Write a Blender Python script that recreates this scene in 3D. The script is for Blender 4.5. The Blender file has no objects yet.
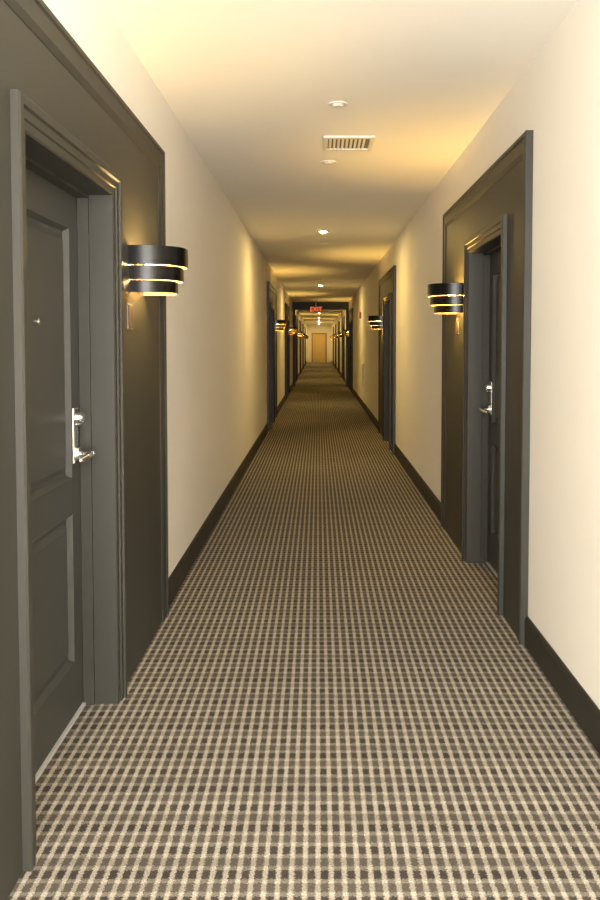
import bpy, bmesh, math, random
from mathutils import Vector, Matrix
random.seed(4)
S = bpy.context.scene
COL = S.collection
S.view_settings.view_transform = 'Standard'
S.view_settings.look = 'None'
S.view_settings.exposure = 0.85

# ------------------------------------------------------------------ materials
def new_mat(name, color, rough=0.5, metal=0.0, emit=None, estr=0.0, spec=0.5, bump=None, coat=0.0, vary=0.06):
    m = bpy.data.materials.new(name); m.use_nodes = True
    nt = m.node_tree; b = nt.nodes['Principled BSDF']
    b.inputs['Roughness'].default_value = rough
    b.inputs['Metallic'].default_value = metal
    b.inputs['Specular IOR Level'].default_value = spec
    b.inputs['Coat Weight'].default_value = coat
    if emit:
        b.inputs['Emission Color'].default_value = (*emit, 1)
        b.inputs['Emission Strength'].default_value = estr
    tc = nt.nodes.new('ShaderNodeTexCoord')
    nz = nt.nodes.new('ShaderNodeTexNoise'); nz.inputs['Scale'].default_value = 6
    nz.inputs['Detail'].default_value = 3
    nt.links.new(tc.outputs['Object'], nz.inputs['Vector'])
    mx = nt.nodes.new('ShaderNodeMix'); mx.data_type = 'RGBA'
    mx.inputs[6].default_value = (*[c*(1-vary) for c in color], 1)
    mx.inputs[7].default_value = (*[min(1, c*(1+vary)) for c in color], 1)
    nt.links.new(nz.outputs['Fac'], mx.inputs[0])
    nt.links.new(mx.outputs[2], b.inputs['Base Color'])
    if bump:
        n2 = nt.nodes.new('ShaderNodeTexNoise'); n2.inputs['Scale'].default_value = bump[0]
        n2.inputs['Detail'].default_value = 4
        nt.links.new(tc.outputs['Object'], n2.inputs['Vector'])
        bp = nt.nodes.new('ShaderNodeBump'); bp.inputs['Strength'].default_value = bump[1]
        bp.inputs['Distance'].default_value = 0.002
        nt.links.new(n2.outputs['Fac'], bp.inputs['Height'])
        nt.links.new(bp.outputs['Normal'], b.inputs['Normal'])
    return m

M_wall = new_mat('wall_paint', (0.82, 0.785, 0.71), 0.75, bump=(180, 0.25), vary=0.012)
M_ceil = new_mat('ceiling_paint', (0.82, 0.785, 0.71), 0.9, bump=(120, 0.2), vary=0.012)
M_trim = new_mat('grey_brown_satin_paint', (0.034, 0.033, 0.027), 0.45, spec=0.26, bump=(60, 0.08))
M_door = new_mat('grey_door_paint', (0.044, 0.044, 0.039), 0.48, spec=0.3, bump=(60, 0.08))
M_base = new_mat('dark_baseboard_paint', (0.020, 0.018, 0.014), 0.45, spec=0.3)
M_black = new_mat('black_bronze', (0.004, 0.0035, 0.003), 0.24, spec=0.18)
M_inner = new_mat('sconce_inner_brass', (0.42, 0.28, 0.1), 0.4, metal=0.6)
M_white_in = new_mat('sconce_inner_bronze', (0.40, 0.27, 0.11), 0.5)
M_steel = new_mat('satin_nickel', (0.66, 0.65, 0.62), 0.26, metal=1.0)
M_alu = new_mat('threshold_aluminium', (0.62, 0.61, 0.59), 0.35, metal=0.5)
M_white = new_mat('white_plastic', (0.72, 0.68, 0.60), 0.45)
M_duct_shade = new_mat('duct_shade_paint', (0.18, 0.17, 0.14), 0.8)
M_bulb = new_mat('warm_bulb', (1, .85, .6), 0.5, emit=(1.0, 0.72, 0.32), estr=14)
M_lens = new_mat('downlight_lens', (1, .9, .7), 0.5, emit=(1.0, 0.84, 0.5), estr=40)
M_plate = new_mat('sign_plate', (0.06, 0.04, 0.03), 0.6, spec=.2)
M_plateedge = new_mat('sign_edge', (0.16, 0.14, 0.10), 0.5)
M_red = new_mat('exit_red', (0.6, 0.04, 0.01), 0.4, emit=(1.0, 0.12, 0.03), estr=0.7)
M_exit = new_mat('exit_housing', (0.38, 0.22, 0.10), 0.5)
M_alarm = new_mat('alarm_red', (0.30, 0.03, 0.02), 0.4)
M_tan = new_mat('tan_door_paint', (0.62, 0.44, 0.19), 0.5)
M_tanframe = new_mat('tan_frame_paint', (0.30, 0.19, 0.08), 0.5)

def carpet():
    m = bpy.data.materials.new('woven_grid_carpet'); m.use_nodes = True
    nt = m.node_tree; b = nt.nodes['Principled BSDF']
    b.inputs['Roughness'].default_value = 0.95
    b.inputs['Specular IOR Level'].default_value = 0.1
    N = nt.nodes.new; L = nt.links.new
    def val(x, sock):
        if isinstance(x, (int, float)): sock.default_value = x
        else: L(x, sock)
    def mth(op, a, bb=0.0, c=None):
        n = N('ShaderNodeMath'); n.operation = op
        val(a, n.inputs[0]); val(bb, n.inputs[1])
        if c is not None: val(c, n.inputs[2])
        return n.outputs[0]
    tc = N('ShaderNodeTexCoord')
    wob = N('ShaderNodeTexNoise'); wob.inputs['Scale'].default_value = 170; wob.inputs['Detail'].default_value = 3
    L(tc.outputs['Object'], wob.inputs['Vector'])
    w = mth('MULTIPLY', mth('SUBTRACT', wob.outputs['Fac'], 0.5), 0.50)
    sx = N('ShaderNodeSeparateXYZ'); L(tc.outputs['Object'], sx.inputs[0])
    u = mth('ADD', mth('DIVIDE', sx.outputs[0], 0.036), w)
    v = mth('ADD', mth('DIVIDE', sx.outputs[1], 0.055), w)
    fu = mth('FRACT', mth('ADD', u, 100)); fv = mth('FRACT', mth('ADD', v, 100))
    def ramp(x, lo, hi):
        n = N('ShaderNodeMapRange'); n.interpolation_type = 'SMOOTHSTEP'
        L(x, n.inputs[0]); n.inputs[1].default_value = lo; n.inputs[2].default_value = hi
        return n.outputs[0]
    du = mth('ABSOLUTE', mth('SUBTRACT', fu, 0.5)); dv = mth('ABSOLUTE', mth('SUBTRACT', fv, 0.5))
    cu = ramp(du, 0.25, 0.36)    # cream warp stripe
    cv = ramp(dv, 0.29, 0.38)    # weft stripe
    rowp = mth('PINGPONG', mth('FLOOR', mth('ADD', v, 100)), 1.0)
    band = mth('FRACT', mth('MULTIPLY', mth('FLOOR', mth('ADD', v, 100)), 0.25))
    colp = mth('FRACT', mth('MULTIPLY', mth('FLOOR', mth('ADD', u, 120)), 0.25))
    def mix(f, a, bb):
        n = N('ShaderNodeMix'); n.data_type = 'RGBA'
        val(f, n.inputs[0])
        for k, q in ((6, a), (7, bb)):
            if isinstance(q, tuple): n.inputs[k].default_value = (*q, 1)
            else: L(q, n.inputs[k])
        return n.outputs[2]
    block = mix(rowp, (0.040, 0.035, 0.030), (0.072, 0.063, 0.052))
    block = mix(mth('MULTIPLY', colp, 0.4), block, (0.085, 0.062, 0.048))
    c = mix(cv, block, (0.155, 0.137, 0.112))
    warp = mix(rowp, (0.295, 0.270, 0.222), (0.235, 0.212, 0.172))
    c = mix(cu, c, mix(cv, warp, (0.36, 0.335, 0.28)))
    fib = N('ShaderNodeTexNoise'); fib.inputs['Scale'].default_value = 260; fib.inputs['Detail'].default_value = 3
    L(tc.outputs['Object'], fib.inputs['Vector'])
    big = N('ShaderNodeTexNoise'); big.inputs['Scale'].default_value = 1.6
    L(tc.outputs['Object'], big.inputs['Vector'])
    f = mth('ADD', mth('MULTIPLY', fib.outputs['Fac'], 2.1), mth('MULTIPLY', big.outputs['Fac'], 0.2))
    f = mth('ADD', f, mth('MULTIPLY', band, 0.22))
    f = mth('ADD', f, -0.28)
    n = N('ShaderNodeVectorMath'); n.operation = 'SCALE'; L(c, n.inputs[0]); L(f, n.inputs['Scale'])
    L(n.outputs[0], b.inputs['Base Color'])
    bp = N('ShaderNodeBump'); bp.inputs['Strength'].default_value = 0.5; bp.inputs['Distance'].default_value = 0.004
    L(mth('ADD', fib.outputs['Fac'], mth('MULTIPLY', cu, 0.4)), bp.inputs['Height']); L(bp.outputs['Normal'], b.inputs['Normal'])
    return m
M_carpet = carpet()

# ------------------------------------------------------------------ helpers
def finish(bm, name, mat, parent=None, bevel=0.0, smooth=False, loc=None):
    bmesh.ops.recalc_face_normals(bm, faces=bm.faces)
    me = bpy.data.meshes.new(name); bm.to_mesh(me); bm.free()
    me.materials.append(mat)
    if smooth:
        for p in me.polygons: p.use_smooth = True
        me.set_sharp_from_angle(angle=math.radians(40))
    ob = bpy.data.objects.new(name, me); COL.objects.link(ob)
    if loc: ob.location = loc
    if parent: ob.parent = parent
    if bevel:
        md = ob.modifiers.new('bevel', 'BEVEL'); md.width = bevel; md.segments = 2; md.limit_method = 'ANGLE'
    return ob
def box(bm, x0, x1, y0, y1, z0, z1):
    vs = [bm.verts.new((x, y, z)) for x in (x0, x1) for y in (y0, y1) for z in (z0, z1)]
    for f in ((0,1,3,2),(4,6,7,5),(0,4,5,1),(2,3,7,6),(0,2,6,4),(1,5,7,3)):
        bm.faces.new([vs[i] for i in f])
def cyl(bm, a, b, r, r2=None, seg=24):
    a = Vector(a); b = Vector(b); d = b-a
    M = Matrix.Translation((a+b)/2) @ d.to_track_quat('Z', 'Y').to_matrix().to_4x4()
    bmesh.ops.create_cone(bm, cap_ends=True, segments=seg, radius1=r, radius2=r if r2 is None else r2, depth=d.length, matrix=M)
def usweep(bm, X, ya, yb, zt, prof):
    """mitred moulding around an opening; prof = (outward offset, protrusion)"""
    rows = []
    for o, p in prof:
        x = X(p)
        rows.append([bm.verts.new(c) for c in ((x, ya-o, 0), (x, ya-o, zt+o), (x, yb+o, zt+o), (x, yb+o, 0))])
    n = len(rows)
    for i in range(n):
        a = rows[i]; b = rows[(i+1) % n]
        for k in range(3): bm.faces.new((a[k], a[k+1], b[k+1], b[k]))
    bm.faces.new([r[0] for r in rows]); bm.faces.new([r[3] for r in rows])
def struct(ob, label, cat):
    ob['kind'] = 'structure'; ob['label'] = label; ob['category'] = cat
def empty(name, loc, label, cat, rot=0, group=None):
    e = bpy.data.objects.new(name, None); e.empty_display_size = 0.1
    COL.objects.link(e); e.location = loc; e.rotation_euler = (0, 0, rot)
    e['label'] = label; e['category'] = cat
    if group: e['group'] = group
    return e
def copy_tree(src, name, loc, rot, label=None):
    c = src.copy(); COL.objects.link(c); c.location = loc; c.rotation_euler = (0, 0, rot)
    if label: c['label'] = label
    for ch in src.children:
        k = ch.copy(); COL.objects.link(k); k.parent = c
    return c

# ------------------------------------------------------------------ dimensions
FL, FR = 0.810, 0.984          # surround panel faces
WL, WR = FL+0.022, FR+0.022    # plaster faces
H = 2.77
Y0, Y1 = -1.6, 62.0
PORT = 27.6
left_doors = [1.81, 13.7, 21.0, 30.5, 37.5, 44.5, 52.0]
right_doors = [3.97, 10.85, 24.2, 31.5, 38.5, 45.5, 53.0]
OA, OB, OE, ZT, ZS = 0.52, 1.50, 2.60, 2.025, 2.44   # opening start/end, surround end, opening top, surround top

# ------------------------------------------------------------------ shell
bm = bmesh.new(); box(bm, -1.4, 1.6, Y0, Y1+.2, -0.1, 0)
o = finish(bm, 'floor', M_carpet); struct(o, 'brown and cream woven grid corridor carpet', 'floor')
bm = bmesh.new(); box(bm, -1.4, 1.6, Y0, Y1+.2, H, H+.1)
o = finish(bm, 'ceiling', M_ceil); struct(o, 'smooth cream painted corridor ceiling', 'ceiling')
def wall(name, sgn, w, doors):
    bm = bmesh.new(); t = 0.30
    xs = sorted((sgn*w, sgn*(w+t)))
    y = Y0
    for d in doors:
        box(bm, *xs, y, d+OA-.02, 0, H)
        box(bm, *xs, d+OA-.02, d+OB+.02, ZT+.02, H)
        y = d+OB+.02
    box(bm, *xs, y, Y1, 0, H)
    o = finish(bm, name, M_wall); struct(o, 'cream painted corridor wall', 'wall')
wall('wall_left', -1, WL, left_doors)
wall('wall_right', 1, WR, right_doors)
bm = bmesh.new(); box(bm, -1.13, 1.3, Y1, Y1+.2, 0, H)
o = finish(bm, 'wall_back', M_wall); struct(o, 'cream painted wall closing the corridor', 'wall')

def baseboard(name, sgn, w, doors):
    bm = bmesh.new(); y = Y0
    segs = []
    for d in doors + [None]:
        e = d if d is not None else Y1
        # split around the portal
        if y < PORT < e: segs += [(y, PORT), (PORT+.2, e)]
        else: segs.append((y, e))
        if d is not None: y = d+OE
    prof = [(0, 0), (0.016, 0), (0.016, .118), (.011, .13), (.007, .14), (0, .14)]
    for a, b in segs:
        r = [[bm.verts.new((sgn*(w-p), yy, z)) for p, z in prof] for yy in (a, b)]
        n = len(prof)
        for i in range(n):
            bm.faces.new((r[0][i], r[0][(i+1)%n], r[1][(i+1)%n], r[1][i]))
        bm.faces.new(r[0]); bm.faces.new(r[1])
    o = finish(bm, name, M_base); struct(o, 'dark brown painted baseboard', 'baseboard')
baseboard('baseboard_left', -1, WL, left_doors)
baseboard('baseboard_right', 1, WR, right_doors)

# ------------------------------------------------------------------ doors
cnt = 0
def doorway(sgn, face, y0, first=False):
    global cnt
    cnt += 1
    X = lambda p: sgn*(face-p)
    ya, yb, ye = y0+OA, y0+OB, y0+OE
    def bx(bm, p0, p1, a, b, z0, z1):
        xs = sorted((X(p0), X(p1))); box(bm, *xs, a, b, z0, z1)
    # surround panelling with outer border moulding
    bm = bmesh.new()
    bx(bm, -.022, 0, y0+.05, ya-.03, 0, ZS-.05)
    bx(bm, -.022, 0, yb+.03, ye-.05, 0, ZS-.05)
    bx(bm, -.022, 0, ya-.03, yb+.03, ZT+.03, ZS-.05)
    usweep(bm, X, y0, ye, ZS, [(0,-.022),(0,.012),(-.006,.017),(-.022,.017),(-.028,.010),(-.085,.010),(-.095,.007),(-.11,.002),(-.11,-.022)])
    t = finish(bm, 'trim_%d' % cnt, M_trim); struct(t, 'dark grey-brown moulded panel surround around a corridor door', 'door surround')
    # casing and jamb
    bm = bmesh.new()
    usweep(bm, X, ya, yb, ZT, [(0,-.019),(0,.006),(.006,.010),(.028,.011),(.032,.017),(.056,.018),(.061,.026),(.084,.026),(.09,.021),(.09,0),(.09,-.004)])
    usweep(bm, X, ya, yb, ZT, [(0,-.019),(.02,-.019),(.02,-.24),(0,-.24)])
    usweep(bm, X, ya, yb, ZT, [(-.001,-.085),(-.014,-.085),(-.014,-.128),(-.001,-.128)])
    finish(bm, 'door_casing', M_trim, parent=t)
    # slab
    bm = bmesh.new(); pf, pb = -.130, -.175
    a, b = ya+.003, yb-.003; z0, z1 = .014, ZT-.003
    ys = [a, a+.13, b-.13, b]; zs = [z0, .22, .80, .93, z1-.14, z1]
    g = [[bm.verts.new((X(pf), y, z)) for z in zs] for y in ys]
    pan = []
    fr = []
    for i in range(3):
        for j in range(5):
            f = bm.faces.new((g[i][j], g[i+1][j], g[i+1][j+1], g[i][j+1])); fr.append(f)
            if i == 1 and j in (1, 3): pan.append(f)
    for f in fr:
        f.normal_update()
        if f.normal.x * -sgn < 0: f.normal_flip()
    bound = [e for e in bm.edges if e.is_boundary]
    r = bmesh.ops.extrude_edge_only(bm, edges=bound)
    nv = [v for v in r['geom'] if isinstance(v, bmesh.types.BMVert)]
    for v in nv: v.co.x = X(pb)
    ne = [e for e in r['geom'] if isinstance(e, bmesh.types.BMEdge)]
    bmesh.ops.contextual_create(bm, geom=[e for e in ne if e.is_boundary])
    bmesh.ops.inset_individual(bm, faces=pan, thickness=.006, depth=.006)
    bmesh.ops.inset_individual(bm, faces=pan, thickness=.018, depth=-.022)
    bmesh.ops.inset_individual(bm, faces=pan, thickness=.018, depth=0)
    bmesh.ops.inset_individual(bm, faces=pan, thickness=.035, depth=.013)
    d = finish(bm, 'door_%d' % cnt, M_door); struct(d, 'dark grey two-panel door closed in its recess', 'door')
    # threshold
    bm = bmesh.new(); bx(bm, -.175, -.118, ya+.001, yb-.001, 0, .012)
    finish(bm, 'threshold', M_alu, parent=d, bevel=.003)
    # peephole
    yc = (a+b)/2; P = lambda p, y, z: (X(p), y, z)
    bm = bmesh.new(); cyl(bm, P(pf-.002, yc, 1.52), P(pf+.005, yc, 1.52), .011); cyl(bm, P(pf+.004, yc, 1.52), P(pf+.007, yc, 1.52), .006)
    finish(bm, 'peephole', M_steel, parent=d)
    # lock set
    hy = b-.085
    bm = bmesh.new(); bx(bm, pf-.001, pf+.009, hy-.030, hy+.030, .985, 1.20)
    finish(bm, 'lock_plate', M_steel, parent=d, bevel=.004)
    bm = bmesh.new()
    cyl(bm, P(pf+.008, hy, 1.160), P(pf+.032, hy, 1.160), .034, .030)
    cyl(bm, P(pf+.032, hy, 1.160), P(pf+.040, hy, 1.160), .018)
    finish(bm, 'deadbolt', M_steel, parent=d, smooth=True)
    bm = bmesh.new()
    cyl(bm, P(pf+.008, hy, 1.02), P(pf+.024, hy, 1.02), .034, .029)
    cyl(bm, P(pf+.022, hy, 1.02), P(pf+.072, hy, 1.02), .013)
    pts = [(pf+.066, hy+.014, 1.02, .014), (pf+.070, hy-.03, 1.024, .014), (pf+.070, hy-.08, 1.018, .013), (pf+.058, hy-.122, 1.012, .011)]
    for q, w in zip(pts, pts[1:]):
        cyl(bm, P(*q[:3]), P(*w[:3]), q[3], w[3])
    for q in pts:
        bmesh.ops.create_uvsphere(bm, u_segments=16, v_segments=10, radius=q[3], matrix=Matrix.Translation(P(*q[:3])))
    finish(bm, 'lever_handle', M_steel, parent=d, smooth=True)

for y in left_doors: doorway(-1, FL, y)
for y in right_doors: doorway(1, FR, y)

# ------------------------------------------------------------------ wall sconce
LAMPCOL = (1.0, 0.61, 0.14)
def dband(bm, hw, dep, z0, z1, t, n=40):
    def ring(hw, dep, z):
        out = []
        for i in range(n+1):
            a = -math.pi/2 + math.pi*i/n
            e = 0.8
            cx = abs(math.cos(a))**e; sy = math.copysign(abs(math.sin(a))**e, math.sin(a))
            out.append(bm.verts.new((dep*cx, hw*sy, z)))
        return out
    o0, o1 = ring(hw, dep, z0), ring(hw, dep, z1)
    i0, i1 = ring(hw-t, dep-t, z0), ring(hw-t, dep-t, z1)
    for k in range(n):
        for A, B in ((o0, o1), (i1, i0), (i0, o0), (o1, i1)):
            f = bm.faces.new((A[k], A[k+1], B[k+1], B[k]))
            if A is i1: f.material_index = 1
    for k in (0, n): bm.faces.new((o0[k], o1[k], i1[k], i0[k]))
SY = 1.97
sc = empty('wall_sconce', (-FL, left_doors[0]+SY, 1.757), 'black three-tiered curved metal wall sconce glowing warm', 'wall lamp', group='corridor wall sconces')
for hw, dep, z0, z1 in ((.18, .225, .026, .108), (.160, .205, -.036, .024), (.138, .180, -.090, -.038)):
    bm = bmesh.new(); dband(bm, hw, dep, z0, z1, .004)
    s_ = finish(bm, 'shade', M_black, parent=sc, smooth=True); s_.data.materials.append(M_white_in)
bm = bmesh.new(); box(bm, 0, .012, -.055, .055, -.08, .09)
finish(bm, 'backplate', M_inner, parent=sc, bevel=.003)
bm = bmesh.new()
cyl(bm, (.01, 0, .05), (.222, 0, .05), .004); cyl(bm, (.01, 0, -.015), (.202, 0, -.015), .004); cyl(bm, (.01, 0, -.065), (.177, 0, -.065), .004)
finish(bm, 'bracket', M_black, parent=sc)
bm = bmesh.new(); cyl(bm, (.06, 0, -.02), (.06, 0, .035), .02, .024)
bmesh.ops.create_uvsphere(bm, u_segments=20, v_segments=12, radius=.024, matrix=Matrix.Translation((.06, 0, .035)))
finish(bm, 'bulb', M_bulb, parent=sc, smooth=True)
ld = bpy.data.lights.new('sconce_light', 'POINT'); ld.energy = 25; ld.color = LAMPCOL; ld.shadow_soft_size = .035
lo = bpy.data.objects.new('sconce_light', ld); COL.objects.link(lo); lo.parent = sc; lo.location = (.115, 0, .012)
for y in left_doors[1:]:
    copy_tree(sc, 'wall_sconce', (-FL, y+SY, 1.757), 0)
for y in right_doors:
    copy_tree(sc, 'wall_sconce', (FR, y+SY-.12, 1.740), math.pi)
# the nearest lamp burns a little lower
for ch in sc.children:
    if ch.type == 'LIGHT':
        ch.data = ch.data.copy(); ch.data.energy = 15; ch.data.color = (1, .68, .26)

# room signs
rs = empty('room_sign', (-FL, left_doors[0]+1.80, 1.56), 'small dark room number plaque with metal edge', 'sign', group='room plaques beside doors')
bm = bmesh.new(); box(bm, 0, .006, -.045, .045, -.055, .055); finish(bm, 'frame', M_plateedge, parent=rs, bevel=.002)
bm = bmesh.new(); box(bm, .005, .009, -.038, .038, -.048, .048); finish(bm, 'plate', M_plate, parent=rs, bevel=.001)
for y in left_doors[1:3]: copy_tree(rs, 'room_sign', (-FL, y+1.80, 1.56), 0)
for y in right_doors[:3]: copy_tree(rs, 'room_sign', (FR, y+1.95, 1.56), math.pi)

# ------------------------------------------------------------------ ceiling fixtures
def disc(name, x, y, r, label, cat, dome=True):
    e = empty(name, (x, y, H), label, cat)
    bm = bmesh.new(); cyl(bm, (0,0,-.006), (0,0,0), r*.95, r)
    finish(bm, 'base', M_white, parent=e, smooth=True)
    bm = bmesh.new(); cyl(bm, (0,0,-.016), (0,0,-.006), r*.45, r*.62)
    finish(bm, 'cap', M_white, parent=e, smooth=True)
    return e
disc('smoke_detector', .11, 4.72, .058, 'round white smoke detector on the ceiling', 'smoke detector')
disc('smoke_detector', .08, 6.22, .062, 'round white smoke detector on the ceiling', 'smoke detector')
disc('sprinkler_cover', .08, 11.3, .06, 'round white sprinkler cover on the ceiling', 'sprinkler')
disc('smoke_detector', .05, 17.5, .065, 'round white smoke detector on the ceiling', 'smoke detector')

v = empty('ceiling_vent', (.20, 5.62, H), 'square white louvred air vent set in the ceiling', 'air vent')
bm = bmesh.new()
hw, hl = .165, .19
for a in ((-hw, hw, -hl, -hl+.04), (-hw, hw, hl-.04, hl), (-hw, -hw+.03, -hl+.04, hl-.04), (hw-.03, hw, -hl+.04, hl-.04)):
    box(bm, *a, -.014, 0)
finish(bm, 'frame', M_white, parent=v, bevel=.003)
bm = bmesh.new(); box(bm, -hw+.03, hw-.03, -hl+.04, hl-.04, -.003, 0); finish(bm, 'duct_shade_sheet', M_duct_shade, parent=v)  # flat sheet, its dark colour stands for the shade inside the duct
bm = bmesh.new()
for i in range(9):
    x = -hw+.043+i*.0275
    vs = [bm.verts.new(c) for c in ((x-.007, -hl+.04, -.012), (x+.009, -hl+.04, -.004), (x+.009, hl-.04, -.004), (x-.007, hl-.04, -.012))]
    vs2 = [bm.verts.new(q.co+Vector((.002, 0, -.002))) for q in vs]
    bm.faces.new(vs); bm.faces.new(vs2)
    for k in range(4): bm.faces.new((vs[k], vs[(k+1)%4], vs2[(k+1)%4], vs2[k]))
finish(bm, 'louvre', M_white, parent=v)

dl = empty('downlight', (.06, 10.05, H), 'round recessed ceiling downlight switched on, warm glow', 'ceiling light', group='corridor downlights')
bm = bmesh.new()
n = 32; R = [.045, .05, .068, .072]; Z = [-.004, -.010, -.008, 0]
rows = [[bm.verts.new((r*math.cos(2*math.pi*i/n), r*math.sin(2*math.pi*i/n), z)) for i in range(n)] for r, z in zip(R, Z)]
for a, b in zip(rows, rows[1:]):
    for i in range(n): bm.faces.new((a[i], a[(i+1)%n], b[(i+1)%n], b[i]))
finish(bm, 'trim_ring', M_white, parent=dl, smooth=True)
bm = bmesh.new(); cyl(bm, (0,0,-.022), (0,0,-.001), .030, .046); finish(bm, 'lens', M_lens, parent=dl)
la = bpy.data.lights.new('downlight_lamp', 'AREA'); la.shape = 'DISK'; la.size = .09; la.energy = 15; la.color = (1, .68, .22)
lo = bpy.data.objects.new('downlight_lamp', la); COL.objects.link(lo); lo.parent = dl; lo.location = (0, 0, -.03)
for y in (19.5, 31, 38, 45, 52, 57, 60.4): copy_tree(dl, 'downlight', (.06, y, H), 0)  # extra ones past the portal are added to brighten the far end

# ------------------------------------------------------------------ portal and exit sign
bm = bmesh.new()
box(bm, -WL, WR, PORT, PORT+.2, 2.52, H)
box(bm, -WL, -WL+.07, PORT, PORT+.2, 0, 2.52); box(bm, WR-.07, WR, PORT, PORT+.2, 0, 2.52)
for (a, b) in ((-WL+.07, -WL+.085), (WR-.085, WR-.07)): box(bm, a, b, PORT-.01, PORT+.21, 0, 2.52)
o = finish(bm, 'trim_%d' % (cnt+1), M_trim); struct(o, 'dark painted cased opening across the corridor', 'door frame')

ex = empty('exit_sign', (-.06, 25.5, H), 'lit red EXIT sign hanging from the ceiling', 'exit sign')
bm = bmesh.new(); cyl(bm, (0,0,-.01), (0,0,0), .06); cyl(bm, (0,0,-.24), (0,0,0), .012); finish(bm, 'stem', M_white, parent=ex)
bm = bmesh.new(); box(bm, -.17, .17, -.025, .025, -.42, -.23); finish(bm, 'housing', M_exit, parent=ex, bevel=.004)
cu = bpy.data.curves.new('exit_text', 'FONT'); cu.body = 'EXIT'; cu.size = .18; cu.extrude = .004; cu.align_x = 'CENTER'; cu.align_y = 'CENTER'
tmp = bpy.data.objects.new('tmp', cu); COL.objects.link(tmp)
bpy.context.view_layer.update()
me = bpy.data.meshes.new_from_object(tmp.evaluated_get(bpy.context.evaluated_depsgraph_get()))
bpy.data.objects.remove(tmp); me.materials.clear(); me.materials.append(M_red)
to = bpy.data.objects.new('lettering', me); COL.objects.link(to); to.parent = ex
to.location = (0, -.028, -.325); to.rotation_euler = (math.pi/2, 0, 0)

# fire alarm + wall grille
fa = empty('fire_alarm', (WR, 19.6, 2.08), 'small red fire alarm strobe mounted on the wall', 'fire alarm')
bm = bmesh.new(); box(bm, -.045, 0.003, -.06, .06, -.075, .075); finish(bm, 'housing', M_alarm, parent=fa, bevel=.006)
bm = bmesh.new(); box(bm, -.06, -.044, -.03, .03, -.02, .05); finish(bm, 'strobe', M_white, parent=fa, bevel=.004)
wg = empty('wall_grille', (WR, 18.6, .72), 'white louvred return air grille on the wall', 'air vent')
bm = bmesh.new()
box(bm, -.012, 0, -.42, -.39, -.27, .27); box(bm, -.012, 0, .39, .42, -.27, .27); box(bm, -.012, 0, -.39, .39, -.27, -.24); box(bm, -.012, 0, -.39, .39, .24, .27)
finish(bm, 'frame', M_white, parent=wg)
bm = bmesh.new()
for i in range(15): box(bm, -.010, 0, -.39, .39, -.232+i*.032, -.214+i*.032)
finish(bm, 'louvre', M_white, parent=wg)

# ------------------------------------------------------------------ end door
xc = .085
bm = bmesh.new()
for a in ((xc-.56, xc-.47, 0, 2.14), (xc+.47, xc+.56, 0, 2.14), (xc-.47, xc+.47, 2.05, 2.14)):
    box(bm, a[0], a[1], Y1-.03, Y1, a[2], a[3])
o = finish(bm, 'trim_%d' % (cnt+2), M_tanframe); struct(o, 'tan painted door frame', 'door frame')
bm = bmesh.new(); box(bm, xc-.465, xc+.465, Y1-.02, Y1, .01, 2.045)
for z0, z1 in ((.2, .85), (1.0, 1.85)):
    for a in ((xc-.3, xc+.3, z0, z0+.03), (xc-.3, xc+.3, z1-.03, z1), (xc-.3, xc-.27, z0+.03, z1-.03), (xc+.27, xc+.3, z0+.03, z1-.03)):
        box(bm, a[0], a[1], Y1-.03, Y1-.019, a[2], a[3])
d = finish(bm, 'door_%d' % (cnt+1), M_tan); struct(d, 'light tan painted door closing the corridor', 'door')
bm = bmesh.new(); cyl(bm, (xc+.4, Y1-.08, 1.0), (xc+.4, Y1-.02, 1.0), .012); cyl(bm, (xc+.4, Y1-.075, 1.0), (xc+.28, Y1-.075, 1.0), .011)
finish(bm, 'lever_handle', M_steel, parent=d, smooth=True)

# ------------------------------------------------------------------ daylight behind the camera
al = bpy.data.lights.new('window_light', 'AREA'); al.shape = 'RECTANGLE'; al.size = 1.6; al.size_y = 2.2
al.energy = 255; al.color = (1.0, .955, .89)
ao = bpy.data.objects.new('window_light', al); COL.objects.link(ao)
ao.location = (.08, -1.5, 1.5); ao.rotation_euler = (math.radians(90), 0, 0)
w = bpy.data.worlds.new('world'); S.world = w; w.use_nodes = True
w.node_tree.nodes['Background'].inputs[0].default_value = (1, .95, .88, 1)
w.node_tree.nodes['Background'].inputs[1].default_value = 0.5

# ------------------------------------------------------------------ camera
cam = bpy.data.cameras.new('camera'); co = bpy.data.objects.new('camera', cam); COL.objects.link(co)
cam.sensor_fit = 'VERTICAL'; cam.sensor_height = 36; cam.lens = 840*36/900
cam.shift_y = -69.5/900; cam.shift_x = -18/900
co.location = (0, 0, 1.45); co.rotation_euler = (math.radians(90-2.6), 0, 0)
cam.clip_start = .05; cam.clip_end = 200
S.camera = co
